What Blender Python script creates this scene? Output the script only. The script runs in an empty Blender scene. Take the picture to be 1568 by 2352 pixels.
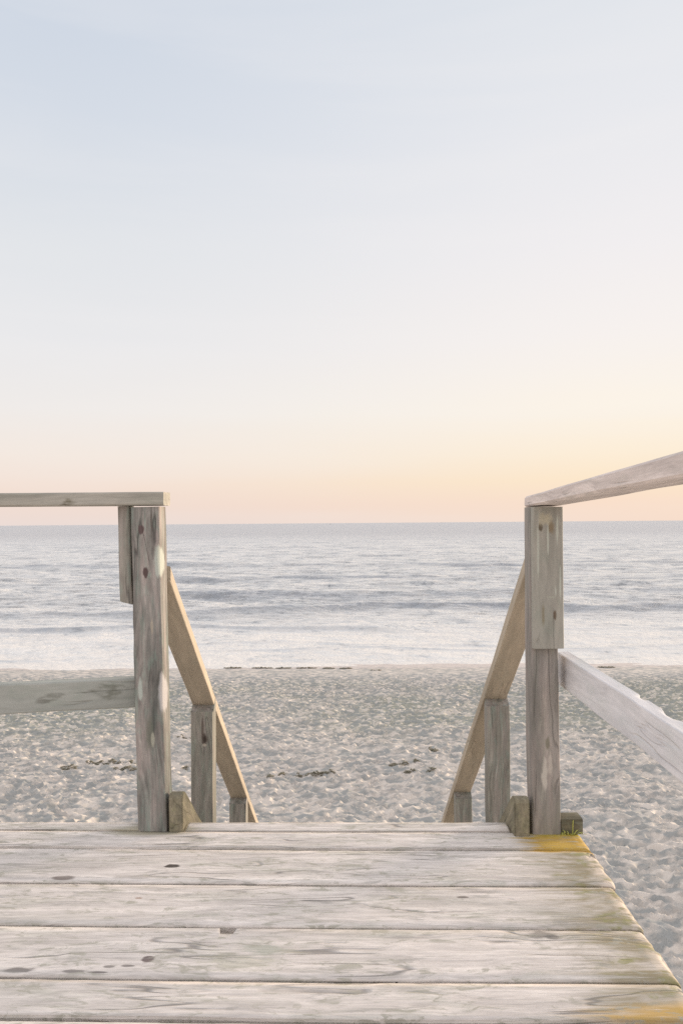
import bpy, bmesh, math, random
import numpy as np
from mathutils import Matrix, Vector, noise as mnoise

S = bpy.context.scene
COL = S.collection
R = math.radians

# ------------------------------------------------------------------ camera
cd = bpy.data.cameras.new('camera')
cam = bpy.data.objects.new('camera', cd)
COL.objects.link(cam)
cd.sensor_fit = 'VERTICAL'
cd.sensor_height = 36.0
cd.sensor_width = 24.0
cd.lens = 36.0 * 1750 / 2352
cd.clip_start = 0.05
cd.clip_end = 40000
cam.matrix_world = (Matrix.Translation((0, 0, .95)) @ Matrix.Rotation(R(.786), 4, 'Z')
                    @ Matrix.Rotation(R(90.82), 4, 'X') @ Matrix.Rotation(R(-.44), 4, 'Z'))
S.camera = cam
S.render.resolution_x = 682
S.render.resolution_y = 1024
S.view_settings.view_transform = 'Standard'
S.view_settings.look = 'None'
S.view_settings.exposure = 0.0
S.view_settings.gamma = 1.0
S.view_settings.use_curve_mapping = False
S.cycles.use_denoising = False
S.cycles.sample_clamp_direct = 2.5
S.cycles.sample_clamp_indirect = 2.5

# ------------------------------------------------------------------ colours
def lin(c):
    c = c / 255.0
    return c / 12.92 if c <= .04045 else ((c + .055) / 1.055) ** 2.4
def rgb(r, g, b): return (lin(r), lin(g), lin(b), 1.0)

class NT:
    """small helper round a node tree"""
    def __init__(s, tree): s.t = tree; s.n = tree.nodes; s.l = tree.links
    def new(s, kind, **kw):
        n = s.n.new(kind)
        for k, v in kw.items(): setattr(n, k, v)
        return n
    def put(s, sock, v):
        if hasattr(v, 'is_linked') or isinstance(v, bpy.types.NodeSocket): s.l.new(v, sock)
        else: sock.default_value = v
    def math(s, op, a, b=None, c=None, clamp=False):
        n = s.new('ShaderNodeMath', operation=op, use_clamp=clamp)
        s.put(n.inputs[0], a)
        if b is not None: s.put(n.inputs[1], b)
        if c is not None: s.put(n.inputs[2], c)
        return n.outputs[0]
    def vmath(s, op, a, b=None):
        n = s.new('ShaderNodeVectorMath', operation=op)
        s.put(n.inputs[0], a)
        if b is not None: s.put(n.inputs[1], b)
        return n.outputs['Value'] if op in ('LENGTH', 'DOT_PRODUCT') else n.outputs['Vector']
    def map(s, v, a, b, c=0.0, d=1.0, smooth=True):
        n = s.new('ShaderNodeMapRange', interpolation_type='SMOOTHSTEP' if smooth else 'LINEAR')
        s.put(n.inputs[0], v)
        for i, q in enumerate((a, b, c, d)): n.inputs[1 + i].default_value = q
        return n.outputs[0]
    def ramp(s, f, els, interp='LINEAR'):
        n = s.new('ShaderNodeValToRGB'); r = n.color_ramp; r.interpolation = interp
        while len(r.elements) < len(els): r.elements.new(.5)
        for e, (p, c) in zip(r.elements, els): e.position = p; e.color = c
        s.put(n.inputs[0], f); return n.outputs[0]
    def mix(s, f, a, b, mode='MIX'):
        n = s.new('ShaderNodeMix', data_type='RGBA', blend_type=mode)
        s.put(n.inputs[0], f); s.put(n.inputs[6], a); s.put(n.inputs[7], b)
        return n.outputs[2]
    def noise(s, vec, scale, detail=4, rough=.55, dist=0.0):
        n = s.new('ShaderNodeTexNoise')
        s.put(n.inputs['Vector'], vec); n.inputs['Scale'].default_value = scale
        n.inputs['Detail'].default_value = detail; n.inputs['Roughness'].default_value = rough
        n.inputs['Distortion'].default_value = dist
        return n.outputs['Fac']
    def scale(s, vec, sc):
        return s.vmath('MULTIPLY', vec, sc)

# ------------------------------------------------------------------ sky
SUN_AZ = 58.0      # degrees to the right of the view, the last glow of the sunset
SUN_EL = 6.0
W = bpy.data.worlds.new('World'); S.world = W; W.use_nodes = True
k = NT(W.node_tree); W.node_tree.nodes.clear()
tc = k.new('ShaderNodeTexCoord')
sep = k.new('ShaderNodeSeparateXYZ'); k.l.new(tc.outputs['Generated'], sep.inputs[0])
elev = k.math('ARCSINE', sep.outputs[2])
t = k.map(elev, 0.0, R(45), 0, 1, smooth=False)
az = k.math('ARCTAN2', sep.outputs[0], sep.outputs[1])
def P(y): return math.degrees(math.atan((1201 - y) / 1750)) / 45
glow = k.ramp(t, [(0, rgb(248, 223, 205)), (P(1160), rgb(251, 225, 204)), (P(1110), rgb(254, 233, 204)), (P(1050), rgb(254, 239, 217)),
                  (P(950), rgb(254, 245, 232)), (P(800), rgb(249, 243, 239)), (P(600), rgb(243, 240, 241)), (P(300), rgb(234, 235, 239)), (P(0), rgb(226, 230, 236)), (1, rgb(224, 226, 232))])
side = k.ramp(t, [(0, rgb(237, 221, 214)), (P(1160), rgb(242, 222, 211)), (P(1110), rgb(245, 226, 213)), (P(1050), rgb(245, 233, 223)),
                  (P(950), rgb(241, 237, 234)), (P(800), rgb(234, 234, 236)), (P(600), rgb(227, 230, 234)), (P(300), rgb(214, 221, 231)), (P(0), rgb(206, 215, 228)), (1, rgb(222, 224, 232))])
back = k.ramp(t, [(0, rgb(232, 218, 210)), (.2, rgb(236, 226, 222)), (.5, rgb(228, 226, 230)), (1, rgb(222, 224, 232))])
d = k.math('ABSOLUTE', k.math('SUBTRACT', az, R(25)))
d = k.math('MINIMUM', d, k.math('SUBTRACT', 2 * math.pi, d))
sky = k.mix(k.map(d, 0.0, R(50), 0, 1), glow, side)
sky = k.mix(k.map(d, R(50), R(120), 0, 1), sky, back)
rot = k.new('ShaderNodeMapping'); rot.inputs['Rotation'].default_value = (0, R(-24), 0); rot.inputs['Scale'].default_value = (.9, 2.0, 9)
k.l.new(tc.outputs['Generated'], rot.inputs[0])
stk = k.noise(rot.outputs[0], 1.3, 4, .55, .4)
sky = k.mix(k.map(stk, .40, .66, 0, .16), sky, rgb(246, 243, 242))
nish = k.new('ShaderNodeTexSky', sky_type='NISHITA', sun_disc=False)
nish.sun_elevation = R(SUN_EL); nish.sun_rotation = R(SUN_AZ); nish.dust_density = 2.0
b1 = k.new('ShaderNodeBackground'); k.l.new(sky, b1.inputs[0]); 
gain = k.math('MAXIMUM', k.map(elev, R(42), R(62), 1.0, 1.28), k.map(d, R(60), R(110), 1.0, 1.28))
k.l.new(k.math('MULTIPLY', gain, .985), b1.inputs[1])
b2 = k.new('ShaderNodeBackground'); k.l.new(nish.outputs[0], b2.inputs[0]); b2.inputs[1].default_value = .0008
ad = k.new('ShaderNodeAddShader'); k.l.new(b1.outputs[0], ad.inputs[0]); k.l.new(b2.outputs[0], ad.inputs[1])
wo = k.new('ShaderNodeOutputWorld'); k.l.new(ad.outputs[0], wo.inputs[0])

sd = bpy.data.lights.new('sun', 'SUN'); sun = bpy.data.objects.new('sun', sd); COL.objects.link(sun)
sd.energy = 5.0; sd.angle = R(14); sd.color = (1.0, .80, .60)
dirv = Vector((math.sin(R(SUN_AZ)) * math.cos(R(SUN_EL)), math.cos(R(SUN_AZ)) * math.cos(R(SUN_EL)), math.sin(R(SUN_EL))))
sun.rotation_euler = dirv.to_track_quat('Z', 'Y').to_euler()

# ------------------------------------------------------------------ tags and links
def tag(o, label=None, cat=None, group=None, kind=None):
    if label: o['label'] = label
    if cat: o['category'] = cat
    if group: o['group'] = group
    if kind: o['kind'] = kind
    return o
def thing(name, loc, label, cat, group=None):
    o = bpy.data.objects.new(name, None); COL.objects.link(o); o.location = loc
    o.empty_display_size = .1
    return tag(o, label, cat, group)
def link(name, me, mat, parent=None, M=None):
    o = bpy.data.objects.new(name, me); COL.objects.link(o)
    if mat: me.materials.append(mat)
    M = M or Matrix.Identity(4)
    if parent:
        o.parent = parent
        o.matrix_local = Matrix.Translation(-Vector(parent.location)) @ M
    else: o.matrix_world = M
    return o
def np_mesh(name, co, faces, smooth=True):
    me = bpy.data.meshes.new(name)
    n = len(co); f = len(faces); kk = faces.shape[1]
    me.vertices.add(n); me.vertices.foreach_set('co', co.astype(np.float32).ravel())
    me.loops.add(f * kk); me.loops.foreach_set('vertex_index', faces.astype(np.int32).ravel())
    me.polygons.add(f); me.polygons.foreach_set('loop_start', np.arange(0, f * kk, kk, dtype=np.int32))
    me.polygons.foreach_set('loop_total', np.full(f, kk, dtype=np.int32))
    me.polygons.foreach_set('use_smooth', np.full(f, smooth))
    me.update(calc_edges=True); me.validate()
    return me
def grid_faces(nr, nc):
    i = np.arange(nr - 1)[:, None] * nc + np.arange(nc - 1)[None, :]
    i = i.ravel()
    return np.stack([i, i + 1, i + nc + 1, i + nc], 1)

# ------------------------------------------------------------------ wood
def wood(name, c_light, c_mid, c_dark, spots=(), patch=(2.2, 9, 9), grain=26, crack=.35, green=.35, greencol=(150, 155, 138),
         contrast=1.0, board_attr=False, rough=.85, extra=None):
    m = bpy.data.materials.new(name); m.use_nodes = True
    k = NT(m.node_tree); m.node_tree.nodes.clear()
    tc = k.new('ShaderNodeTexCoord'); v0 = tc.outputs['Object']
    if board_attr:
        at = k.new('ShaderNodeAttribute', attribute_name='board')
        off = k.vmath('MULTIPLY', at.outputs['Vector'], (3.71, 1.37, 2.2))
    else:
        oi = k.new('ShaderNodeObjectInfo')
        cx = k.new('ShaderNodeCombineXYZ')
        k.put(cx.inputs[0], k.math('MULTIPLY', oi.outputs['Random'], 37.0)); k.put(cx.inputs[1], k.math('MULTIPLY', oi.outputs['Random'], 11.3))
        off = cx.outputs[0]
    v = k.vmath('ADD', v0, off)
    # knots bend the grain: low frequency warp across the length
    warp = k.noise(k.scale(v, (2.2, 5, 5)), 1.0, 2)
    wv = k.new('ShaderNodeCombineXYZ')
    wq = k.math('MULTIPLY', k.math('SUBTRACT', warp, .5), .09)
    k.put(wv.inputs[1], wq); k.put(wv.inputs[2], wq)
    vw = k.vmath('ADD', v, wv.outputs[0])
    g1 = k.noise(k.scale(vw, (1.6, grain, grain)), 1.0, 5, .6, .3)
    g2 = k.noise(k.scale(vw, (4.5, grain * 4, grain * 4)), 1.0, 4, .65, .3)
    g3 = k.noise(k.scale(v, (22, 70, 70)), 1.0, 4, .7, .5)
    p1 = k.noise(k.scale(v, patch), 1.0, 5, .6, .5)
    p2 = k.noise(k.scale(v, (patch[0] * 3.1, patch[1] * 2.2, patch[2] * 2.2)), 1.0, 4, .65, .8)
    col = k.ramp(p1, [(.32, rgb(*c_dark)), (.48, rgb(*c_mid)), (.66, rgb(*c_light))])
    gm = k.map(p2, .48, .68, 0, green)
    col = k.mix(gm, col, rgb(*greencol))
    gr = k.map(g1, .3, .7, 1 - .24 * contrast, 1 + .16 * contrast, smooth=False)
    fr = k.map(g2, .25, .75, 1 - .24 * contrast, 1 + .17 * contrast, smooth=False)
    mul = k.math('MULTIPLY', gr, fr)
    mul = k.math('MULTIPLY', mul, k.map(g3, .3, .7, 1 - .10 * contrast, 1 + .08 * contrast, smooth=False))
    sc = k.new('ShaderNodeCombineColor')
    for i in range(3): k.put(sc.inputs[i], mul)
    col = k.mix(1.0, col, sc.outputs[0], 'MULTIPLY')
    # drying cracks: thin dark lines along the grain
    cn = k.noise(k.scale(vw, (.9, 17, 17)), 1.0, 2, .5)
    cl = k.math('SUBTRACT', 1.0, k.map(k.math('ABSOLUTE', k.math('SUBTRACT', cn, .5)), .0, .016))
    cg = k.map(k.noise(k.scale(v, (3, 6, 6)), 1.0, 2), .48, .57)
    cl = k.math('MULTIPLY', cl, cg)
    col = k.mix(k.math('MULTIPLY', cl, crack), col, rgb(88, 84, 80))
    hole = None
    wn = k.noise(k.scale(v0, (24, 70, 70)), 1.0, 3)
    wn = k.math('MULTIPLY', k.math('SUBTRACT', wn, .5), 3.2)
    for sp in spots:      # (centre, radii, colour, amount, soft)
        c, r, sc_, amt, soft = sp
        dv = k.vmath('DIVIDE', k.vmath('SUBTRACT', v0, c), r)
        L = k.math('ADD', k.vmath('LENGTH', dv), k.math('MULTIPLY', wn, soft * 1.4))
        mk = k.map(L, 1.0 + soft * .7, .95 - soft * .9, 0, amt)
        col = k.mix(mk, col, rgb(*sc_))
        if amt > .85:
            hole = mk if hole is None else k.math('MAXIMUM', hole, mk)
    if extra: col = extra(k, v0, col, g1, p2)
    h = k.math('ADD', k.math('MULTIPLY', g1, .6), k.math('MULTIPLY', g2, .4))
    h = k.math('SUBTRACT', h, k.math('MULTIPLY', cl, 1.2))
    bp = k.new('ShaderNodeBump'); bp.inputs['Strength'].default_value = .55; bp.inputs['Distance'].default_value = .004
    k.put(bp.inputs['Height'], h)
    bs = k.new('ShaderNodeBsdfPrincipled'); k.put(bs.inputs['Base Color'], col)
    bs.inputs['Roughness'].default_value = rough; bs.inputs['Specular IOR Level'].default_value = .25
    k.l.new(bp.outputs[0], bs.inputs['Normal'])
    out = k.new('ShaderNodeOutputMaterial'); k.l.new(bs.outputs[0], out.inputs[0])
    return m

def timber(name, parent, mat, A, B, w, h, side=(1, 0, 0), seg=0, wob=.0022, cham=.005, shear=(0, 0), shear0=(0, 0), label=None, seed=0, dents=(), w2=None, h2=None):
    """a sawn beam from A to B; local X runs along it, local Y along `side` (width w), local Z across (h)"""
    A = Vector(A); B = Vector(B); a = (B - A); L = a.length; a.normalize()
    s = Vector(side); s = (s - a * s.dot(a)).normalized(); t = a.cross(s)
    M = Matrix((a, s, t)).transposed().to_4x4(); M.translation = A
    n = seg or max(6, int(L / .02))
    w2 = w2 or w; h2 = h2 or h
    nu = 5
    def ring(ww, hh):
        c = cham; y0 = ww / 2; z0 = hh / 2; pts = []
        corners = [(-y0, -z0, 1, 1), (y0, -z0, -1, 1), (y0, z0, -1, -1), (-y0, z0, 1, -1)]
        sides = []
        seq = []
        for i in range(4):
            y, z, sy, sz = corners[i]
            if i % 2 == 0: p = [(y, z + sz * c), (y + sy * c * .35, z + sz * c * .35), (y + sy * c, z)]
            else: p = [(y + sy * c, z), (y + sy * c * .35, z + sz * c * .35), (y, z + sz * c)]
            seq.append(p)
        for i in range(4):
            pts += seq[i]
            e = seq[i][-1]; f = seq[(i + 1) % 4][0]
            for q in range(1, nu): pts.append((e[0] + (f[0] - e[0]) * q / nu, e[1] + (f[1] - e[1]) * q / nu))
        return pts
    vs = []
    for i in range(n + 1):
        u = i / n; x = u * L
        rg = ring(w + (w2 - w) * u, h + (h2 - h) * u)
        for (y, z) in rg:
            nv = mnoise.noise_vector(Vector((x * 5 + seed * 7.3, y * 22, z * 22 + seed)))
            nb = mnoise.noise_vector(Vector((x * 1.3 + seed * 3.1, seed * 2.0, 5.0)))
            yy = y + nv.y * wob + nb.y * wob * 1.4; zz = z + nv.z * wob + nb.z * wob * 1.4
            for (dx, rad, dy, dz, amt) in dents:     # chips out of an edge
                q = 1 - abs(x - dx) / rad
                if q > 0:
                    e = max(0, 1 - math.hypot((y - dy * w / 2) / (w * .35), (z - dz * h / 2) / (h * .35)))
                    q = q ** .5 * e
                    yy -= dy * amt * q; zz -= dz * amt * q
            xx = x
            if i == n: xx += shear[0] * y + shear[1] * z - (.002 if False else 0)
            if i == 0: xx += shear0[0] * y + shear0[1] * z
            vs.append((xx, yy, zz))
    m = len(rg); bm = bmesh.new()
    V = [bm.verts.new(q) for q in vs]
    for i in range(n):
        for j in range(m):
            jj = (j + 1) % m
            bm.faces.new((V[i * m + j], V[i * m + jj], V[(i + 1) * m + jj], V[(i + 1) * m + j]))
    f0 = bm.faces.new(V[:m][::-1]); f1 = bm.faces.new(V[n * m:])
    bmesh.ops.inset_region(bm, faces=[f0], thickness=cham * .8, depth=0)
    bmesh.ops.inset_region(bm, faces=[f1], thickness=cham * .8, depth=0)
    me = bpy.data.meshes.new(name); bm.normal_update(); bm.to_mesh(me); bm.free()
    for p in me.polygons: p.use_smooth = len(p.vertices) == 4
    me.set_sharp_from_angle(angle=R(20))
    o = link(name, me, mat, parent, M)
    if label: o['label'] = label
    return o

# ------------------------------------------------------------------ sand
def base_z(y): return np.where(y < 9, -3.25, -3.25 - (np.minimum(y, 60) - 9) * .0529)
rng = np.random.default_rng(5)
def band_noise(nr, nc, d, lo, hi, ax=1.0, ay=1.0, rot=0.0):
    """band-limited noise, wavelengths lo..hi metres; ax, ay stretch"""
    fy = np.fft.fftfreq(nr, d)[:, None]; fx = np.fft.rfftfreq(nc, d)[None, :]
    c, s_ = math.cos(rot), math.sin(rot)
    u = (fx * c + fy * s_) * ax; v = (-fx * s_ + fy * c) * ay
    f = np.sqrt(u * u + v * v) + 1e-9
    m = np.exp(-((np.log(f) - math.log(1 / math.sqrt(lo * hi))) / (.5 * math.log(hi / lo))) ** 2)
    sp = np.fft.rfft2(rng.standard_normal((nr, nc))) * m
    z = np.fft.irfft2(sp, (nr, nc)); return z / z.std()
DX = .022; NX = 1220; NY = 1010; X0 = -NX * DX / 2; Y0 = 5.6
h = 0
b1_ = band_noise(NY, NX, DX, .19, .33, 1.65, .85, R(-16))
b2_ = band_noise(NY, NX, DX, .14, .24, 1.6, .8, R(10))
b3_ = band_noise(NY, NX, DX, .05, .09)
big = band_noise(NY, NX, DX, 1.2, 3.5)
huge = band_noise(NY, NX, DX, 3.5, 9)
bowl = -np.tanh(np.sqrt(b1_ ** 2 + .02) * 1.0) * 1.15
h = .062 * (bowl + .7) + .010 * b2_ + .0012 * b3_ + .018 * big + .02 * huge
xf = X0 + np.arange(NX) * DX; yf = Y0 + np.arange(NY) * DX
fade = np.clip((26.0 - yf) / 3.2, 0.0, 1) ** 1.0
fade = (.06 + .94 * fade)[:, None] * np.ones(NX)[None, :]
edge = np.clip(np.minimum(xf - xf[0], xf[-1] - xf) / .8, 0, 1)[None, :] * np.clip((yf - yf[0]) / .5, 0, 1)[:, None] * np.clip((yf[-1] - yf) / .3, 0, 1)[:, None]
H = h * fade * edge
HF = H
xs = np.concatenate([-(14 + np.geomspace(.5, 500, 50))[::-1], xf, 14 + np.geomspace(.5, 500, 50)])
ys = np.concatenate([5.6 - np.geomspace(.3, 300, 40)[::-1], yf, yf[-1] + np.linspace(.2, 34, 60)])
Z = np.zeros((len(ys), len(xs)))
Z[40:40 + NY, 50:50 + NX] = H
Z += base_z(ys)[:, None] - np.where(np.abs(xs) > 14, .0, 0)[None, :]
XX, YY = np.meshgrid(xs, ys)
me = np_mesh('sand', np.stack([XX, YY, Z], -1).reshape(-1, 3), grid_faces(len(ys), len(xs)))
m = bpy.data.materials.new('sand'); m.use_nodes = True
k = NT(m.node_tree); m.node_tree.nodes.clear()
v0 = k.new('ShaderNodeTexCoord').outputs['Object']
n1 = k.noise(v0, 1.1, 4); n2 = k.noise(v0, 9, 5, .7); n3 = k.noise(v0, 90, 3, .7)
n4 = k.noise(k.scale(v0, (.22, .35, .3)), 1.0, 3)
col = k.ramp(n1, [(.35, rgb(186, 178, 169)), (.65, rgb(202, 193, 182))])
col = k.mix(k.map(n2, .45, .7, 0, .4), col, rgb(192, 189, 180))
sy = k.new('ShaderNodeSeparateXYZ'); k.put(sy.inputs[0], v0)
band = k.math('MULTIPLY', k.map(sy.outputs[1], 14.5, 18.5), k.map(sy.outputs[1], 26.0, 22.0))
col = k.mix(k.math('MULTIPLY', band, k.map(n4, .35, .6, .1, .8)), col, rgb(158, 158, 142))
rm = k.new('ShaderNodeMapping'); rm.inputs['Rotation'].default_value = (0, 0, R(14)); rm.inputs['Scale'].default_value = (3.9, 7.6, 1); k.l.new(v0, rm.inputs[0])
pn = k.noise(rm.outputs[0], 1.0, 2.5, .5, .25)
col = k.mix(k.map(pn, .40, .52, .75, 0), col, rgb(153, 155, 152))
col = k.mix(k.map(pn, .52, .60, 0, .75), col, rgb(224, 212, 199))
wet = k.map(k.math('ADD', sy.outputs[1], k.math('MULTIPLY', k.math('SUBTRACT', n1, .5), .6)), 26.7, 27.5)
col = k.mix(k.math('MULTIPLY', wet, .55), col, rgb(218, 200, 190))
debris = k.math('MULTIPLY', k.map(k.noise(v0, 26, 3, .6), .66, .72), k.map(n1, .45, .6))
col = k.mix(k.math('MULTIPLY', debris, .7), col, rgb(98, 96, 84))
mul = k.map(n3, .3, .7, .88, 1.1)
cc = k.new('ShaderNodeCombineColor')
for i in range(3): k.put(cc.inputs[i], mul)
col = k.mix(1.0, col, cc.outputs[0], 'MULTIPLY')
bs = k.new('ShaderNodeBsdfPrincipled'); k.put(bs.inputs['Base Color'], col)
k.put(bs.inputs['Roughness'], k.map(wet, 0, 1, .95, .42)); bs.inputs['Specular IOR Level'].default_value = .3
bp = k.new('ShaderNodeBump'); bp.inputs['Strength'].default_value = .25; bp.inputs['Distance'].default_value = .006
k.put(bp.inputs['Height'], k.math('MULTIPLY', k.noise(v0, 30, 4, .7), k.map(wet, 0, 1, 1, .2))); k.l.new(bp.outputs[0], bs.inputs['Normal'])
k.l.new(bs.outputs[0], k.new('ShaderNodeOutputMaterial').inputs[0])
tag(link('sand_beach', me, m), kind='structure')
def sand_z(x, y):
    i = int((y - Y0) / DX); j = int((x - X0) / DX)
    a = float(HF[max(0, min(NY - 1, i)), max(0, min(NX - 1, j))]) if 0 <= i < NY and 0 <= j < NX else 0
    return float(base_z(np.array(y))) + a

# ------------------------------------------------------------------ sea
SEA = -4.25
ys = [25.5]
while ys[-1] < 18000:
    y = ys[-1]; ys.append(y + max(.055, min(y * y / 26000, y * .2)))
ys = np.array(ys)
us = np.concatenate([-np.geomspace(.52, 3.0, 40)[::-1], np.linspace(-.515, .515, 820), np.geomspace(.52, 3.0, 40)])
UU, YY = np.meshgrid(us, ys); XX = UU * YY
dy = np.gradient(ys)[:, None]; dxl = np.maximum(np.gradient(us)[None, :] * YY, dy)
Z = np.zeros_like(XX)
rs = np.random.default_rng(11)
for i in range(90):
    lam = .35 * (26 / .35) ** rs.random()
    th = R(rs.normal(4, 26)); kx = math.sin(th) * 2 * math.pi / lam; ky = math.cos(th) * 2 * math.pi / lam
    amp = .0043 * lam ** .85 * (1.0 if lam < 8 else .6)
    fd = np.clip((lam / (2.6 * dxl)) - 1, 0, 1)
    ph = kx * XX + ky * YY + rs.random() * 6.28 + 1.2 * np.sin(XX / 13 + i) + 1.0 * np.sin(YY / 17 + 2.1 * i)
    w_ = np.sin(ph); Z += amp * fd * (w_ + .25 * np.sin(2 * ph + .6))
calm = np.clip((YY - 28) / 20, .22, 1)
Z *= calm
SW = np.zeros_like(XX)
def swell(yc, hgt, wid, seedv, lo=.25):
    wob = 1.2 * np.sin(XX / 9.0 + seedv) + .6 * np.sin(XX / 3.7 + 2 * seedv) + .25 * np.sin(XX / 1.3 + seedv)
    am = lo + (1 - lo) * np.clip(.5 + .55 * np.sin(XX / 7.5 + seedv * 1.7) + .25 * np.sin(XX / 2.9 + seedv), 0, 1)
    q = (YY - yc - wob)
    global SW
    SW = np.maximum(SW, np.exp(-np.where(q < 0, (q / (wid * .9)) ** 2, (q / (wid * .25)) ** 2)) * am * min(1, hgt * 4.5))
    return hgt * am * np.exp(-np.where(q < 0, (q / (wid * .45)) ** 2, (q / wid) ** 2))
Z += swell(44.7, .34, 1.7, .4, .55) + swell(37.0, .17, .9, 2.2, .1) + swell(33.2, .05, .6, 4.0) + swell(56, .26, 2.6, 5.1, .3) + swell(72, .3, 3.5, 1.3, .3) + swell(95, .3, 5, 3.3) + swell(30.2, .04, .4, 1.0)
# thin swash meets the sand
Z += np.where(YY < 28.4, 0.0, 0)
me = np_mesh('sea', np.stack([XX, YY, Z + SEA], -1).reshape(-1, 3), grid_faces(len(ys), len(us)))
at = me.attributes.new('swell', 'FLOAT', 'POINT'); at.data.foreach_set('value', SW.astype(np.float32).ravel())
m = bpy.data.materials.new('sea_water'); m.use_nodes = True
k = NT(m.node_tree); m.node_tree.nodes.clear()
v0 = k.new('ShaderNodeTexCoord').outputs['Object']
sp = k.new('ShaderNodeSeparateXYZ'); k.put(sp.inputs[0], v0); Y = sp.outputs[1]
a1 = k.noise(k.scale(v0, (2.2, 1.5, 1)), 1.0, 5, .65)
a2 = k.noise(k.scale(v0, (.6, .36, 1)), 1.0, 6, .72)
a3 = k.noise(k.scale(v0, (.03, .03, 1)), 1.0, 8, .75)
a4 = k.noise(k.scale(v0, (3.0, 8.0, 1)), 1.0, 3, .6)
near = k.map(Y, 60, 30, 0, 1)
foamn = k.noise(k.scale(v0, (.55, 1.1, 1)), 1.0, 7, .75, .8)
foam = k.math('MULTIPLY', k.map(Y, 58.0, 31.0, 0, .92), k.map(foamn, .42, .56, .0, 1))
edgef = k.map(k.math('ADD', Y, k.math('MULTIPLY', k.math('SUBTRACT', a1, .5), .8)), 28.9, 28.2, 0, 1)
foam = k.math('MAXIMUM', foam, edgef)
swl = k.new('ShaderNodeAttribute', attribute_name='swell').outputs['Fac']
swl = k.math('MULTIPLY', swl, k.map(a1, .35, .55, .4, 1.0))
foam = k.math('MULTIPLY', foam, k.math('SUBTRACT', 1.0, k.math('MINIMUM', k.math('MULTIPLY', swl, 1.6), 1.0)))
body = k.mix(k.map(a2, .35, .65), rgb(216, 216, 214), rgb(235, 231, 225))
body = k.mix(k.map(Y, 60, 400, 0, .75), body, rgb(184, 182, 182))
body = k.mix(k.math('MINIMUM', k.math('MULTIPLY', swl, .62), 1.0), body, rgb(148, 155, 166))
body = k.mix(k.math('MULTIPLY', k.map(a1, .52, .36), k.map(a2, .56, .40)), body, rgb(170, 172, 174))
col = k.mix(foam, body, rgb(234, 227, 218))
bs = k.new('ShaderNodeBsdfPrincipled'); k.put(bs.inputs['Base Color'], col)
k.put(bs.inputs['Roughness'], k.math('ADD', k.map(Y, 60, 400, .22, .5), k.math('MULTIPLY', foam, .25))); bs.inputs['IOR'].default_value = 1.33
hh = k.math('ADD', k.math('MULTIPLY', a1, .10), k.math('MULTIPLY', a2, .32))
hh = k.math('ADD', hh, k.math('MULTIPLY', a3, 2.4))
hh = k.math('ADD', hh, k.math('MULTIPLY', a4, .03))
bp = k.new('ShaderNodeBump'); bp.inputs['Distance'].default_value = 1.0
k.put(bp.inputs['Strength'], k.map(Y, 28, 48, .25, .8)); k.put(bp.inputs['Height'], hh)
k.l.new(bp.outputs[0], bs.inputs['Normal'])
k.l.new(bs.outputs[0], k.new('ShaderNodeOutputMaterial').inputs[0])
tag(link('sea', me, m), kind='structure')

# ------------------------------------------------------------------ wood materials
def deck_extra(k, v, col, g1, p2):
    s = k.new('ShaderNodeSeparateXYZ'); k.put(s.inputs[0], v); x, y = s.outputs[0], s.outputs[1]
    st = k.math('SUBTRACT', k.noise(k.scale(v, (4, 70, 1)), 1.0, 4, .65), .5)
    xe = k.math('ADD', x, k.math('MULTIPLY', st, .35))
    # damp brown green weathering towards the free board ends
    endm = k.math('MULTIPLY', k.map(xe, .40, .62), k.map(p2, .36, .60, .35, 1.0))
    col = k.mix(endm, col, rgb(158, 146, 120))
    blotch = k.noise(k.scale(v, (9, 16, 1)), 1.0, 4, .7)
    g = k.math('MULTIPLY', k.map(xe, .52, .60), k.map(blotch, .5, .62))
    col = k.mix(k.math('MULTIPLY', g, .8), col, rgb(150, 146, 98))
    pale = k.math('MULTIPLY', k.map(x, .625, .665), k.map(blotch, .56, .44))
    col = k.mix(k.math('MULTIPLY', pale, .85), col, rgb(225, 208, 190))
    # ochre lichen on the last board
    inb = k.math('MULTIPLY', k.map(y, 2.205, 2.215), k.map(xe, .47, .56))
    col = k.mix(k.math('MULTIPLY', inb, .9), col, k.mix(k.map(blotch, .4, .6), rgb(206, 168, 70), rgb(188, 150, 62)))
    col = k.mix(k.math('MULTIPLY', k.math('MULTIPLY', inb, k.map(y, 2.30, 2.335)), .5), col, rgb(164, 160, 50))
    fx = k.math('ADD', k.math('MULTIPLY', y, 1.0), k.math('MULTIPLY', k.math('SUBTRACT', x, .45), -.10))
    l2 = k.math('MULTIPLY', k.map(xe, .38, .56), k.map(k.math('ABSOLUTE', k.math('SUBTRACT', fx, 1.478)), .045, .005))
    col = k.mix(k.math('MULTIPLY', l2, .8), col, rgb(206, 168, 96))
    # olive damp round the foot of the left post
    dv = k.vmath('LENGTH', k.vmath('DIVIDE', k.vmath('SUBTRACT', v, (-.63, 2.37, 0)), (.17, .05, 1)))
    col = k.mix(k.map(k.math('ADD', dv, st), 1.1, .5, 0, .6), col, rgb(150, 142, 104))
    # grey scuffs
    sc = k.noise(k.scale(v, (5, 26, 1)), 1.0, 5, .75, .6)
    col = k.mix(k.map(sc, .56, .66, 0, .55), col, rgb(158, 154, 146))
    sc3 = k.noise(k.scale(v, (16, 46, 1)), 1.0, 5, .7, .8)
    col = k.mix(k.math('MULTIPLY', k.map(sc3, .52, .60), k.map(p2, .42, .56, .1, .8)), col, rgb(174, 169, 154))
    sc2 = k.noise(k.scale(v, (3, 34, 1)), 2.0, 4, .7, .4)
    col = k.mix(k.map(sc2, .58, .68, 0, .5), col, rgb(232, 222, 214))
    return col
KN = (112, 104, 100)
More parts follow.
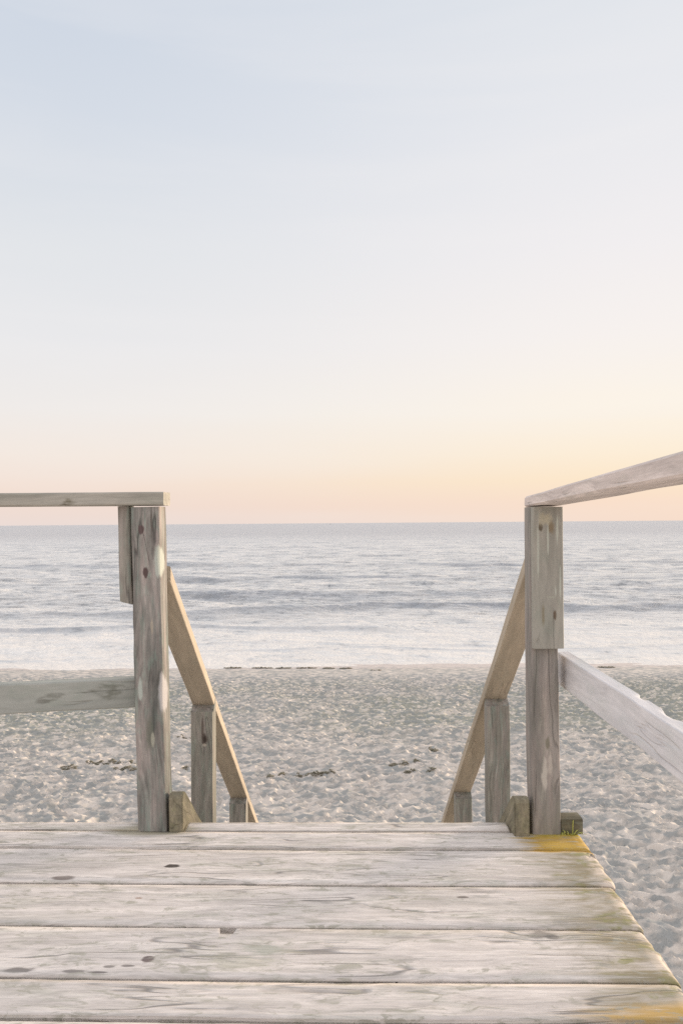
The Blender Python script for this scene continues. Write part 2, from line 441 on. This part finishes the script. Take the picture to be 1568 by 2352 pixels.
M_deck = wood('deck_wood', (235, 225, 216), (226, 216, 207), (213, 205, 195), board_attr=True, patch=(1.6, 8, 3), grain=34, crack=.6, green=.5,
              greencol=(194, 191, 177), contrast=.95, extra=deck_extra, spots=[
    ((-.505, 2.125, 0), (.022, .011, .1), (84, 76, 70), 1, .25), ((-.452, 1.67, 0), (.015, .013, .1), (122, 108, 104), .95, .25),
    ((-.718, 1.632, 0), (.035, .010, .1), KN, .8, .3), ((-.60, 1.628, 0), (.025, .006, .1), KN, .75, .3), ((-.55, 1.625, 0), (.02, .004, .1), KN, .8, .3),
    ((-.79, 1.618, 0), (.03, .006, .1), KN, .85, .3), ((.425, 1.771, 0), (.035, .016, .1), (134, 128, 122), .8, .4),
    ((.45, 1.762, 0), (.02, .010, .1), (110, 106, 102), .7, .3), ((-.785, 2.055, 0), (.03, .012, .1), (128, 116, 108), .85, .35),
    ((.27, 1.949, 0), (.016, .006, .1), (130, 120, 112), .9, .3), ((-.59, 2.06, 0), (.06, .012, .1), (168, 160, 150), .5, .5),
    ((-.49, 1.648, 0), (.014, .004, .1), KN, .8, .3), ((-.53, 1.645, 0), (.012, .005, .1), KN, .7, .3),
    ((-.55, 1.945, 0), (.010, .005, .1), (160, 130, 110), .7, .3), ((.10, 1.99, 0), (.07, .012, .1), (170, 164, 158), .5, .5),
    ((-.25, 1.66, 0), (.08, .03, .1), (176, 174, 152), .5, .6), ((-.2, 1.71, 0), (.05, .02, .1), (160, 166, 148), .5, .5),
    ((.625, 1.83, 0), (.045, .014, .1), (128, 116, 104), .8, .4)])
M_post = wood('post_wood', (166, 156, 148), (152, 147, 136), (136, 134, 124), patch=(3, 22, 22), green=.6, greencol=(148, 160, 148), contrast=1.25, crack=.6)
M_postL = wood('left_post_wood', (172, 160, 153), (150, 145, 138), (126, 126, 120), patch=(3, 24, 24), green=.6, greencol=(148, 162, 150), contrast=1.5, crack=.8, spots=[
    ((4.10, -.004, -.04), (.017, .008, .06), (92, 74, 72), .95, .3), ((4.235, -.015, -.04), (.014, .009, .06), (104, 86, 84), .95, .3),
    ((4.255, .018, -.04), (.05, .004, .06), (100, 90, 84), .8, .4), ((4.135, .036, -.04), (.05, .014, .06), (192, 196, 184), .9, .25),
    ((3.72, .040, -.04), (.06, .013, .06), (188, 184, 182), .85, .25), ((3.735, -.028, -.04), (.035, .007, .06), (190, 196, 186), .8, .3),
    ((3.60, -.002, -.04), (.05, .012, .06), (110, 112, 98), .6, .4), ((3.58, .008, -.04), (.022, .006, .06), (190, 186, 168), .6, .4),
    ((3.27, -.038, -.04), (.03, .007, .06), (206, 192, 184), .85, .3), ((3.93, .012, -.04), (.025, .004, .06), (190, 178, 158), .6, .4)])
M_postR = wood('right_post_wood', (168, 157, 149), (154, 147, 140), (140, 136, 128), patch=(3, 20, 20), green=.4, greencol=(156, 156, 142), contrast=1.0, crack=.4, spots=[
    ((3.48, -.005, -.04), (.045, .008, .06), (206, 198, 186), .8, .5), ((3.51, .012, -.04), (.03, .006, .06), (200, 190, 178), .7, .5),
    ((3.575, .004, -.04), (.018, .006, .06), (120, 116, 96), .7, .4)])
DR = (196, 198, 184)
M_face = wood('facing_wood', (182, 176, 163), (172, 167, 156), (162, 159, 148), patch=(3, 12, 12), green=.4, greencol=(160, 164, 150), contrast=.6, crack=.2, spots=[
    ((.365, -.022, -.014), (.012, .007, .05), (104, 92, 76), .9, .4), ((.365, .010, -.014), (.02, .010, .05), (140, 122, 96), .8, .5),
    ((.10, .018, -.014), (.014, .005, .05), (108, 92, 76), .9, .35), ((.10, -.016, -.014), (.032, .005, .05), (140, 130, 108), .8, .4),
    ((.33, .0, -.014), (.055, .003, .05), DR, .8, .4), ((.36, .028, -.014), (.05, .003, .05), DR, .8, .4), ((.30, -.03, -.014), (.08, .003, .05), DR, .7, .4),
    ((.20, .036, -.014), (.05, .003, .05), DR, .8, .4), ((.39, -.008, -.014), (.02, .018, .05), (196, 186, 160), .7, .5), ((.17, .022, -.014), (.018, .002, .05), DR, .8, .4),
    ((.155, .012, -.014), (.002, .016, .05), (176, 176, 160), .7, .4)])
M_rail = wood('rail_wood', (190, 181, 169), (181, 173, 162), (170, 165, 153), patch=(2, 14, 14), green=.3, greencol=(170, 172, 156), contrast=.7, crack=.3)
M_railL = wood('left_rail_wood', (186, 180, 169), (177, 171, 159), (166, 163, 151), patch=(1.6, 14, 14), green=.3, contrast=.7, crack=.4, spots=[
    ((1.27, 0, -.008), (.030, .05, .014), (112, 104, 84), .9, .35), ((1.26, 0, -.016), (.03, .05, .006), (92, 82, 62), .8, .3)])
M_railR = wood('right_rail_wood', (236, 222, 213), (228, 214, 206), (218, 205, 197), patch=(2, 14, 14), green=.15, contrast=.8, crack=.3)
M_midL = wood('left_middle_rail_wood', (176, 176, 168), (166, 167, 159), (156, 158, 148), patch=(3, 10, 10), green=.3, greencol=(150, 160, 146), contrast=.45, crack=.2, spots=[
    ((1.15, 0, .008), (.05, .05, .02), (112, 112, 100), .75, .7), ((.98, 0, .0), (.03, .05, .012), (122, 122, 112), .7, .6), ((.945, 0, -.012), (.02, .05, .01), (118, 116, 108), .7, .5),
    ((.80, 0, .002), (.005, .05, .003), (96, 92, 88), .8, .4)])
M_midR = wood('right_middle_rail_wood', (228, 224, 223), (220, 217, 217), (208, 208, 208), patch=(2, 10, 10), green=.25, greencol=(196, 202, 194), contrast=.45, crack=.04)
M_hand = wood('handrail_wood', (200, 185, 164), (190, 176, 156), (178, 165, 146), patch=(1.5, 9, 9), green=.15, contrast=.5, crack=.15)
M_old = wood('old_wood', (150, 144, 134), (134, 130, 120), (118, 116, 106), patch=(3, 12, 12), green=.4, contrast=1, crack=.5)

# ------------------------------------------------------------------ deck
deck = thing('wooden_deck', (-.6, 1.0, 0), 'weathered pale plank deck with an ochre lichen stained corner at its far right', 'deck')
SEAMS = [2.356, 2.231, 2.016, 1.803, 1.595, 1.466, 1.256, 1.046, .836, .626, .416, .206, -.004, -.214, -.424, -.634, -.844, -1.054]
def seam_y(i, x, side):
    y = SEAMS[i] - .018 * (x - 0.0) * (1 if x < 0 else .5)
    y += .0030 * mnoise.noise(Vector((x * 1.7, i * 3.3, 0))) + .0012 * mnoise.noise(Vector((x * 9, i * 5.1, side)))
    return y
verts = []; faces = []; battr = []
def board(x0, x1, yf, yb, idx, ragged=.007, th=.045, notch=None, zoff=0.0, NXn=None):
    nx = NXn or int((x1 - x0) / .005); ny = 10
    base = len(verts)
    prof = [(0, -th), (0, -.004), (.003, -.001)] + [(None, q) for q in np.linspace(.02, .98, ny)] + [(-.003, -.001), (0, -.004), (0, -th)]
    for i in range(nx + 1):
        u = i / nx; x = x0 + (x1 - x0) * u
        a = yf(x); b = yb(x)
        if notch:
            nc, nw, nd = notch
            q = abs(x - nc) / nw
            if q < 1: b -= nd * min(1, (1 - q) * 5)
        for (o, z) in prof:
            if o is None: y = a + (b - a) * z; zz = 0
            elif prof.index((o, z)) < 3: y = a + o; zz = z
            else: y = b + o; zz = z
            verts_last = None
            tv = (y - a) / max(.01, b - a)
            xe = x
            e = x1 - x
            rg = 0
            if e < .05 and ragged:
                n_ = mnoise.noise(Vector((y * 38, idx, 1))) * ragged * 1.4 + mnoise.noise(Vector((y * 130, idx, 4))) * ragged * .6
                xe = x + n_ * (1 - e / .05)
                if z > -.01: rg = -.006 * max(0, 1 - e / .012) ** 2 - .003 * max(0, 1 - e / .03) * (1 + mnoise.noise(Vector((y * 60, x * 60, 2))))
            if zz > -.01:
                zz += .0011 * mnoise.noise(Vector((x * 2.2, y * 60, idx * 2.0))) + .0007 * mnoise.noise(Vector((x * 14, y * 120, idx)))
                zz += -.0018 * (2 * tv - 1) ** 2 * .5 + rg
                if notch and e > 1e9: pass
            verts.append((xe, y, zz + zoff)); battr.append((idx * 1.0, idx * .37, 0))
    m = len(prof)
    for i in range(nx):
        for j in range(m - 1):
            p = base + i * m + j
            faces.append((p, p + m, p + m + 1, p + 1))
        faces.append((base + i * m + m - 1, base + i * m + 2 * m - 1, base + (i + 1) * m, base + i * m))
    faces.append(tuple(base + j for j in range(m)))
    faces.append(tuple(base + nx * m + j for j in range(m))[::-1])
def build_boards(name, mat, parent, label=None):
    me = bpy.data.meshes.new(name); me.from_pydata(verts, [], faces); me.validate()
    at = me.attributes.new('board', 'FLOAT_VECTOR', 'POINT'); at.data.foreach_set('vector', np.array(battr, dtype=np.float32).ravel())
    for p in me.polygons: p.use_smooth = len(p.vertices) == 4
    bm = bmesh.new(); bm.from_mesh(me); bmesh.ops.recalc_face_normals(bm, faces=bm.faces); bm.to_mesh(me); bm.free()
    verts.clear(); faces.clear(); battr.clear()
    o = link(name, me, mat, parent)
    if label: o['label'] = label
    return o
GAP = .0054
ENDX = [.684, .683, .672, .668, .664, .665, .668, .66, .67, .665, .668, .66, .67, .665, .668, .66, .67]
for i in range(len(SEAMS) - 1):
    f = lambda x, i=i: seam_y(i + 1, x, 0) + GAP
    b = lambda x, i=i: seam_y(i, x, 1) - (GAP if i else .001)
    board(-2.6, ENDX[i], f, b, i, notch=(-.298, .019, .024) if i == 3 else None, zoff=.0006 * math.sin(i * 2.3), ragged=0.002 if i == 0 else .010)
build_boards('plank_floor', M_deck, deck)
# the narrow board at the head of the steps, in two lengths, notched round the left post
bk = lambda x: 2.430 - .006 * x + .002 * mnoise.noise(Vector((x * 4, 9, 0)))
fr_ = lambda x: seam_y(0, x, 0) + .003
board(-.524, .476, fr_, bk, 40, ragged=0, zoff=.001)
build_boards('nosing_board', M_deck, deck)
board(-2.6, -.666, fr_, bk, 41, ragged=0, zoff=.001)
build_boards('nosing_board', M_deck, deck)
for x in (-2.2, -1.2, -.45, .35):
    timber('joist', deck, M_old, (x, -1.0, -.13), (x, 2.33, -.13), .05, .16, seg=12)
for x, y in ((-2.3, -.9), (.45, -.9), (-2.3, 2.1)):
    timber('support_post', deck, M_old, (x, y, -3.35), (x, y, -.22), .1, .1, seg=12)

# ------------------------------------------------------------------ steps down to the sand
stair = thing('staircase', (0, 2.43, 0), 'wooden steps dropping from the deck to the sand, rounded stringer ends showing', 'stairs')
T = .757
def stringer(xl, xr, y0, top, seed, knock):
    prof = [(y0, -.34), (y0, top - .012), (y0 + .004, top - .002), (y0 + .02, top + .002), (y0 + .042, top - .004)]
    ys_, zs_ = prof[-1]
    for q in np.linspace(.03, 4.35, 90):
        w = .003 * mnoise.noise(Vector((q * 9, seed, 0)))
        prof.append((ys_ + q, zs_ - T * q + w))
    yb_ = ys_ + 4.35
    prof.append((yb_, -3.5)); prof.append((yb_ - .35, -3.5))
    bm = bmesh.new(); c = .004
    L = [bm.verts.new((xl, a, b)) for a, b in prof]; Rr = [bm.verts.new((xr, a, b)) for a, b in prof]
    bm.faces.new(L[::-1]); bm.faces.new(Rr)
    for i in range(len(prof)):
        j = (i + 1) % len(prof); bm.faces.new((L[i], L[j], Rr[j], Rr[i]))
    bmesh.ops.recalc_face_normals(bm, faces=bm.faces)
    bmesh.ops.bevel(bm, geom=[e for e in bm.edges if abs(e.verts[0].co.x - e.verts[1].co.x) < 1e-6], offset=.003, segments=2, affect='EDGES', clamp_overlap=True)
    # local X along the slope so that the grain follows the board
    M = Matrix.Translation((0, y0, 0)) @ Matrix(((0, 1, 0), (math.cos(math.atan(T)), 0, math.sin(math.atan(T))), (-math.sin(math.atan(T)), 0, math.cos(math.atan(T))))).to_4x4()
    Mi = M.inverted(); bmesh.ops.transform(bm, matrix=Mi, verts=bm.verts)
    bmesh.ops.recalc_face_normals(bm, faces=bm.faces)
    me = bpy.data.meshes.new('stringer'); bm.to_mesh(me); bm.free()
    return link('stringer', me, M_stringer, stair, M)
M_stringer = wood('stringer_wood', (158, 148, 126), (140, 132, 112), (118, 113, 96), patch=(6, 18, 18), green=.5, greencol=(150, 146, 114), contrast=1.0, crack=.1)
stringer(-.573, -.530, 2.362, .113, 1, 0)
stringer(.482, .528, 2.318, .112, 2, 0)
for i in range(1, 16):
    z = -.205 * i; y = 2.44 + (.205 / T) * (i - 1) + .03
    timber('tread', stair, M_old, (-.524, y + .13, z), (.478, y + .13, z), .25, .04, side=(0, 1, 0), seg=20)

# ------------------------------------------------------------------ left railing of the deck
rl = thing('railing', (-.63, 2.42, 0), 'left deck railing: level grey top rail running out of the left side of the photo', 'railing', 'deck railings')
lean = .016
timber('post', rl, M_postL, (-.573, 2.423, -3.3), (-.643, 2.412, 1.005), .090, .086, seed=3, wob=.0024, cham=.006, dents=[(4.14, .06, 1, -1, .006), (3.72, .09, 1, -1, .006), (3.25, .05, -1, -1, .004), (3.9, .04, -1, -1, .002)])
timber('top_rail', rl, M_railL, (-2.15, 2.405, 1.031), (-.585, 2.405, 1.030), .088, .0415, side=(0, 1, 0), seed=5, wob=.0013)
timber('middle_rail', rl, M_midL, (-1.9, 2.20, .409), (-.685, 2.448, .415), .045, .093, side=(0, 1, 0), seed=7, wob=.0018)
timber('cleat', rl, M_post, (-.712, 2.418, .703), (-.718, 2.418, 1.008), .040, .05, seed=9, wob=.0018, shear0=(-.28, 0), label='short batten under the top rail beside the post')
# ------------------------------------------------------------------ right railing of the deck
rr = thing('railing', (.577, 2.38, 0), 'right deck railing: pale top rail coming towards the camera, board nailed on its post', 'railing', 'deck railings')
timber('post', rr, M_postR, (.583, 2.376, -3.3), (.583, 2.370, .994), .086, .072, seed=13, wob=.0018, cham=.005)
timber('facing_board', rr, M_face, (.588, 2.3195, .567), (.5885, 2.316, .994), .093, .028, seed=15, wob=.0012, cham=.006, label='pale board nailed over the upper post, streaked with drips')
# top rail: a flat board that climbs a little as it comes forward and is thicker there
def prism(name, parent, mat, P0, P1, seed, label=None, n=60, wob=.0015, wavy=.0):
    """P0, P1: four corners (x, z) at y0 and y1: inner-bottom, outer-bottom, outer-top, inner-top"""
    (y0, c0), (y1, c1) = P0, P1
    cx = sum(c[0] for c in c0) / 4; cz = sum(c[1] for c in c0) / 4
    M = Matrix(((0, -1, 0), (-1, 0, 0), (0, 0, -1))).to_4x4(); M.translation = (cx, y0, cz)   # local X = -world Y
    Mi = M.inverted(); bm = bmesh.new(); rings = []
    for i in range(n + 1):
        u = i / n; y = y0 + (y1 - y0) * u; r = []
        q = [Vector((a[0] + (b[0] - a[0]) * u, y, a[1] + (b[1] - a[1]) * u)) for a, b in zip(c0, c1)]
        for a in range(4):
            p, nx_, pv = q[a], q[(a + 1) % 4], q[a - 1]
            for (o, f) in ((pv, .0055), (nx_, .0055)):
                r.append(p + (o - p).normalized() * f)
            for s_ in (.25, .5, .75): r.append(p.lerp(nx_, s_))
        rr_ = []
        for p in r:
            nv = mnoise.noise_vector(Vector((p.x * 20, p.y * 4 + seed, p.z * 20)))
            p = p + Vector((nv.x * wob, 0, nv.z * wob))
            rr_.append(bm.verts.new(Mi @ p))
        rings.append(rr_)
    m = len(rings[0])
    for i in range(n):
        for j in range(m): bm.faces.new((rings[i][j], rings[i][(j + 1) % m], rings[i + 1][(j + 1) % m], rings[i + 1][j]))
    bm.faces.new(rings[0][::-1]); bm.faces.new(rings[-1])
    bmesh.ops.recalc_face_normals(bm, faces=bm.faces)
    me = bpy.data.meshes.new(name); bm.to_mesh(me); bm.free()
    for p in me.polygons: p.use_smooth = len(p.vertices) == 4
    me.set_sharp_from_angle(angle=R(20))
    o = link(name, me, mat, parent, M)
    if label: o['label'] = label
    return o
def rz(y): b = .9955 + .0235 * (2.42 - y); return b, b + .0335 + .0085 * (2.42 - y)
def rc(y):
    b, t_ = rz(y); return [(.546, b), (.640, b + .001), (.640, t_ + .001), (.546, t_)]
prism('top_rail', rr, M_railR, (2.42, rc(2.42)), (-.5, rc(-.5)), 3, n=120)
# middle rail with a splintered outer arris
mr = timber('middle_rail', rr, M_midR, (.669, 2.45, .484), (.678, -.5, .462), .040, .100, seed=21, wob=.0014, cham=.003, seg=240,
            dents=[(.62, .03, 1, 1, .006), (.78, .045, 1, 1, .007), (.95, .04, 1, 1, .003)])

# ------------------------------------------------------------------ stair handrails
def handrail(xl, xr, y0, posts, zfun, seed, label, yaw):
    g = thing('stair_handrail', ((xl + xr) / 2, posts[0][0], sand_z(xl, posts[0][0])), label, 'handrail', 'stair handrails')
    th = .041; ca = math.cos(math.atan(T))
    xm = (xl + xr) / 2; w = xr - xl
    ye = posts[-1][0] + .5
    A = Vector((xm, y0, zfun(y0) + th / ca / 2)); B = Vector((xm + yaw * (ye - 3.15), ye, zfun(ye) + th / ca / 2))
    timber('rail', g, M_hand, A, B, w, th, seed=seed, wob=.0012, cham=.004, shear0=(0, T))
    for q, (yp, wp) in enumerate(posts):
        zt = zfun(yp + .04)
        timber('post', g, M_post if q != 1 else M_post2, (xm + yaw * (yp - 3.15), yp + .04, sand_z(xm, yp) - .25), (xm + yaw * (yp - 3.15), yp + .04, zt - .0015), wp, .08, seed=seed + q * 3 + 1, wob=.0018, cham=.004, shear=(0, T))
    return g
M_post2 = M_post
M_postk = wood('knotty_post_wood', (166, 156, 148), (152, 147, 136), (136, 134, 124), patch=(3, 22, 22), green=.5, greencol=(150, 158, 144), contrast=1.1, crack=.5)
zl = lambda y: .218 - T * (y - 3.18)
zr = lambda y: .244 - T * (y - 3.15)
gl = handrail(-.680, -.588, 2.46, [(3.18, .092), (4.16, .090), (5.2, .09), (6.3, .09)], zl, 31, 'left sloping stair handrail, its nearest post marked by a dark knot', 0.0)
gr = handrail(.548, .642, 2.42, [(3.15, .092), (4.1, .088), (5.2, .09), (6.3, .09)], zr, 51, 'right sloping stair handrail, its nearest post streaked pale and without a knot', -.010)

# knot on the nearest left stair post
kp = [c for c in gl.children if c.name.startswith('post')][0]
zk = .12 - (sand_z(-.634, 3.18) - .25)
mk = M_postk
kk = NT(mk.node_tree)
kp.data.materials.clear()
M_knot = wood('knotted_post_wood', (166, 156, 148), (152, 147, 136), (136, 134, 124), patch=(3, 22, 22), green=.5, greencol=(150, 158, 144), contrast=1.1, crack=.5, spots=[
    ((zk - .068, .012, -.04), (.022, .014, .08), (92, 82, 74), .9, .35), ((zk - .068, .014, -.04), (.011, .008, .08), (74, 64, 58), .9, .3), ((zk - .025, .004, -.04), (.05, .005, .08), (98, 86, 78), .8, .35),
    ((zk - .092, .013, -.04), (.006, .008, .08), (190, 180, 165), .8, .3)])
kp.data.materials.append(M_knot)
bpy.data.materials.remove(M_postk)

# ------------------------------------------------------------------ wooden block past the right post
M_stub = wood('block_wood', (128, 120, 100), (112, 106, 88), (96, 92, 76), patch=(12, 20, 20), contrast=1.2, crack=.5)
wb = timber('wood_block', None, M_stub, (.629, 2.375, .016), (.695, 2.375, .016), .06, .046, side=(0, 1, 0), seed=71, wob=.003, cham=.002, seg=10)
tag(wb, 'small dark wooden block end standing right of the right post, behind the ochre board', 'wood block')

# ------------------------------------------------------------------ plants and seaweed
def simple(name, c1, c2, sc=20, rough=.8):
    m = bpy.data.materials.new(name); m.use_nodes = True; k = NT(m.node_tree); m.node_tree.nodes.clear()
    v = k.new('ShaderNodeTexCoord').outputs['Object']
    col = k.mix(k.map(k.noise(v, sc, 3), .35, .65), rgb(*c1), rgb(*c2))
    bs = k.new('ShaderNodeBsdfPrincipled'); k.put(bs.inputs['Base Color'], col); bs.inputs['Roughness'].default_value = rough
    k.l.new(bs.outputs[0], k.new('ShaderNodeOutputMaterial').inputs[0]); return m
M_grass = simple('grass', (190, 188, 104), (160, 164, 84), 60)
M_weed = simple('seaweed', (124, 121, 104), (158, 148, 128), 18)
def blades(name, mat, origin, specs, label, cat, group=None):
    """specs: (base x, y, z, heading, length, rise, width)"""
    bm = bmesh.new()
    for (x, y, z, hd, ln, rise, wd) in specs:
        d_ = Vector((math.cos(hd), math.sin(hd), 0)); s_ = Vector((-d_.y, d_.x, 0)); prev = None; n = 6
        for i in range(n + 1):
            u = i / n
            c = Vector((x, y, z)) + d_ * ln * u + Vector((0, 0, rise * math.sin(u * math.pi * .75) ))
            w = wd * (1 - u ** 2) + .0004
            cur = [bm.verts.new(c + s_ * w), bm.verts.new(c + Vector((0, 0, w * .5))), bm.verts.new(c - s_ * w), bm.verts.new(c - Vector((0, 0, w * .4)))]
            if prev:
                for j in range(4): bm.faces.new((prev[j], prev[(j + 1) % 4], cur[(j + 1) % 4], cur[j]))
            else: bm.faces.new(cur[::-1])
            prev = cur
        bm.faces.new(prev)
    bmesh.ops.recalc_face_normals(bm, faces=bm.faces)
    me = bpy.data.meshes.new(name); bm.to_mesh(me); bm.free()
    for p in me.polygons: p.use_smooth = True
    return tag(link(name, me, mat, None, Matrix.Translation(origin)), label, cat, group)
rd = random.Random(4)
sp_ = [(.0, 0, 0, 1.0, .012, .040, .0016), (.004, 0, 0, .3, .02, .012, .002), (-.02, .002, 0, 2.4, .012, .010, .002), (.012, 0, 0, .1, .025, .006, .002), (-.028, 0, 0, .6, .012, .008, .0018), (.03, 0, 0, 2.8, .02, .006, .002)]
for i in range(14): sp_.append((rd.uniform(-.04, .04), rd.uniform(-.004, .004), 0, rd.uniform(0, 6.3), rd.uniform(.006, .016), rd.uniform(.002, .008), .0015))
blades('grass_tuft', M_grass, (.66, 2.333, .0), sp_, 'tiny yellow green grass tuft sprouting at the foot of the right post', 'grass tuft')

def weed(px, py, wpx, hpx, label, n=26, size=1.0):
    o = py - (1201 - (px - 808) * .0077)
    y = 3.724 / (o / 1750 - .0529); x = (px - 808) / 1750 * y
    lx = wpx / 1750 * y / 2; ly = hpx / 1750 * y / 2 / max(.12, (o / 1750)) * .6
    z = sand_z(x, y)
    bm = bmesh.new()
    for i in range(int(n * 1.8)):
        a = rd.uniform(0, 6.28); q = math.sqrt(rd.random()); cx = lx * q * math.cos(a); cy = ly * q * math.sin(a)
        hd = rd.gauss(0, .7); ln = rd.uniform(.03, .13) * size; wd = rd.uniform(.004, .016) * size; hh_ = rd.uniform(.004, .035) * size * (1.2 - q)
        zz = sand_z(x + cx, y + cy) - z; prev = None
        for j in range(6):
            u = j / 5 - .5; c = Vector((cx + math.cos(hd) * ln * u, cy + math.sin(hd) * ln * u + .012 * math.sin(j * 2.1 + i), zz + hh_ * (1 - 3.2 * u * u) + .012))
            w = wd * (1 - 3.4 * u * u) + .001
            cur = [bm.verts.new(c + Vector((0, w, 0))), bm.verts.new(c + Vector((0, 0, w * .9))), bm.verts.new(c + Vector((0, -w, 0))), bm.verts.new(c + Vector((0, 0, -w)))]
            if prev:
                for t_ in range(4): bm.faces.new((prev[t_], prev[(t_ + 1) % 4], cur[(t_ + 1) % 4], cur[t_]))
            else: bm.faces.new(cur[::-1])
            prev = cur
        bm.faces.new(prev)
    bmesh.ops.recalc_face_normals(bm, faces=bm.faces)
    me = bpy.data.meshes.new('seaweed_clump'); bm.to_mesh(me); bm.free()
    for p in me.polygons: p.use_smooth = True
    tag(link('seaweed_clump', me, M_weed, None, Matrix.Translation((x, y, z))), label, 'seaweed', 'seaweed clumps scattered on the sand')
weed(718, 1774, 92, 9, 'longest dark seaweed streak on the sand, left of the middle between the handrails', 60)
weed(645, 1772, 18, 6, 'small seaweed scrap just left of the longest streak on the sand', 10)
weed(617, 1783, 14, 5, 'smallest seaweed scrap close beside the left handrail, below the others', 8)
weed(912, 1757, 54, 9, 'medium seaweed patch on the sand, right of the middle between the handrails', 30)
weed(952, 1751, 12, 4, 'tiny dark seaweed knot at the upper right of the medium patch', 8)
weed(983, 1773, 22, 7, 'dark oval seaweed lump below the pointed mound, nearest the right handrail', 16)
weed(935, 1774, 30, 4, 'thin seaweed line under the medium patch on the sand', 12)
weed(989, 1724, 20, 9, 'pointed dark seaweed mound highest up the sand, towards the right handrail', 18, 1.15)
weed(250, 1752, 116, 7, 'long seaweed streak on the sand just left of the left deck post', 50)
weed(285, 1767, 60, 6, 'shorter seaweed streak under the long one, touching the left deck post in view', 26)
weed(155, 1765, 36, 8, 'rounded seaweed patch on the left sand, farthest from the deck post', 20)
weed(425, 1697, 44, 5, 'seaweed wisp seen between the left deck post and its stair post', 16)
weed(424, 1762, 16, 9, 'dark seaweed lump seen low between the left deck post and its stair post', 10)
for (px, w, lb) in [(533, 44, 'leftmost strandline seaweed heap, right beside the left handrail'), (600, 50, 'thin strandline seaweed heap, second from the left handrail'),
                    (648, 34, 'small dark strandline seaweed heap, third from the left handrail'), (700, 50, 'strandline seaweed heap just left of the middle of the shore'),
                    (752, 24, 'narrow strandline seaweed heap in the middle of the shore'), (792, 30, 'strandline seaweed heap, second from the right end of the row')]:
    weed(px, 1535, w, 3, lb, 26, 1.3)
weed(860, 1539, 30, 2, 'faint strandline seaweed heap at the right end of the row', 12)
weed(1385, 1531, 40, 3, 'strandline seaweed heap far right, beyond the right deck post', 20, 1.3)

# ------------------------------------------------------------------ far boat
M_boat = simple('boat_paint', (96, 96, 104), (110, 108, 112), 1)
boat = thing('boat', (-85, 3000, SEA), 'tiny dark boat far out on the horizon, left of the middle', 'boat')
def boat_part(name, prof, y0, y1, z0, z1, ins):
    bm = bmesh.new(); n = len(prof)
    lo = [bm.verts.new((x * (1 - ins), y * (1 - ins), z0)) for x, y in prof]; hi = [bm.verts.new((x, y, z1)) for x, y in prof]
    bm.faces.new(lo[::-1]); bm.faces.new(hi)
    for i in range(n): bm.faces.new((lo[i], lo[(i + 1) % n], hi[(i + 1) % n], hi[i]))
    me = bpy.data.meshes.new(name); bm.to_mesh(me); bm.free()
    link(name, me, M_boat, boat, Matrix.Translation((-85, 3000, SEA)))
boat_part('hull', [(-2.2, -.8), (1.4, -.8), (2.6, 0), (1.4, .8), (-2.2, .8)], 0, 0, -.2, .9, .2)
boat_part('cabin', [(-1.2, -.5), (.3, -.5), (.3, .5), (-1.2, .5)], 0, 0, .9, 2.4, 0)
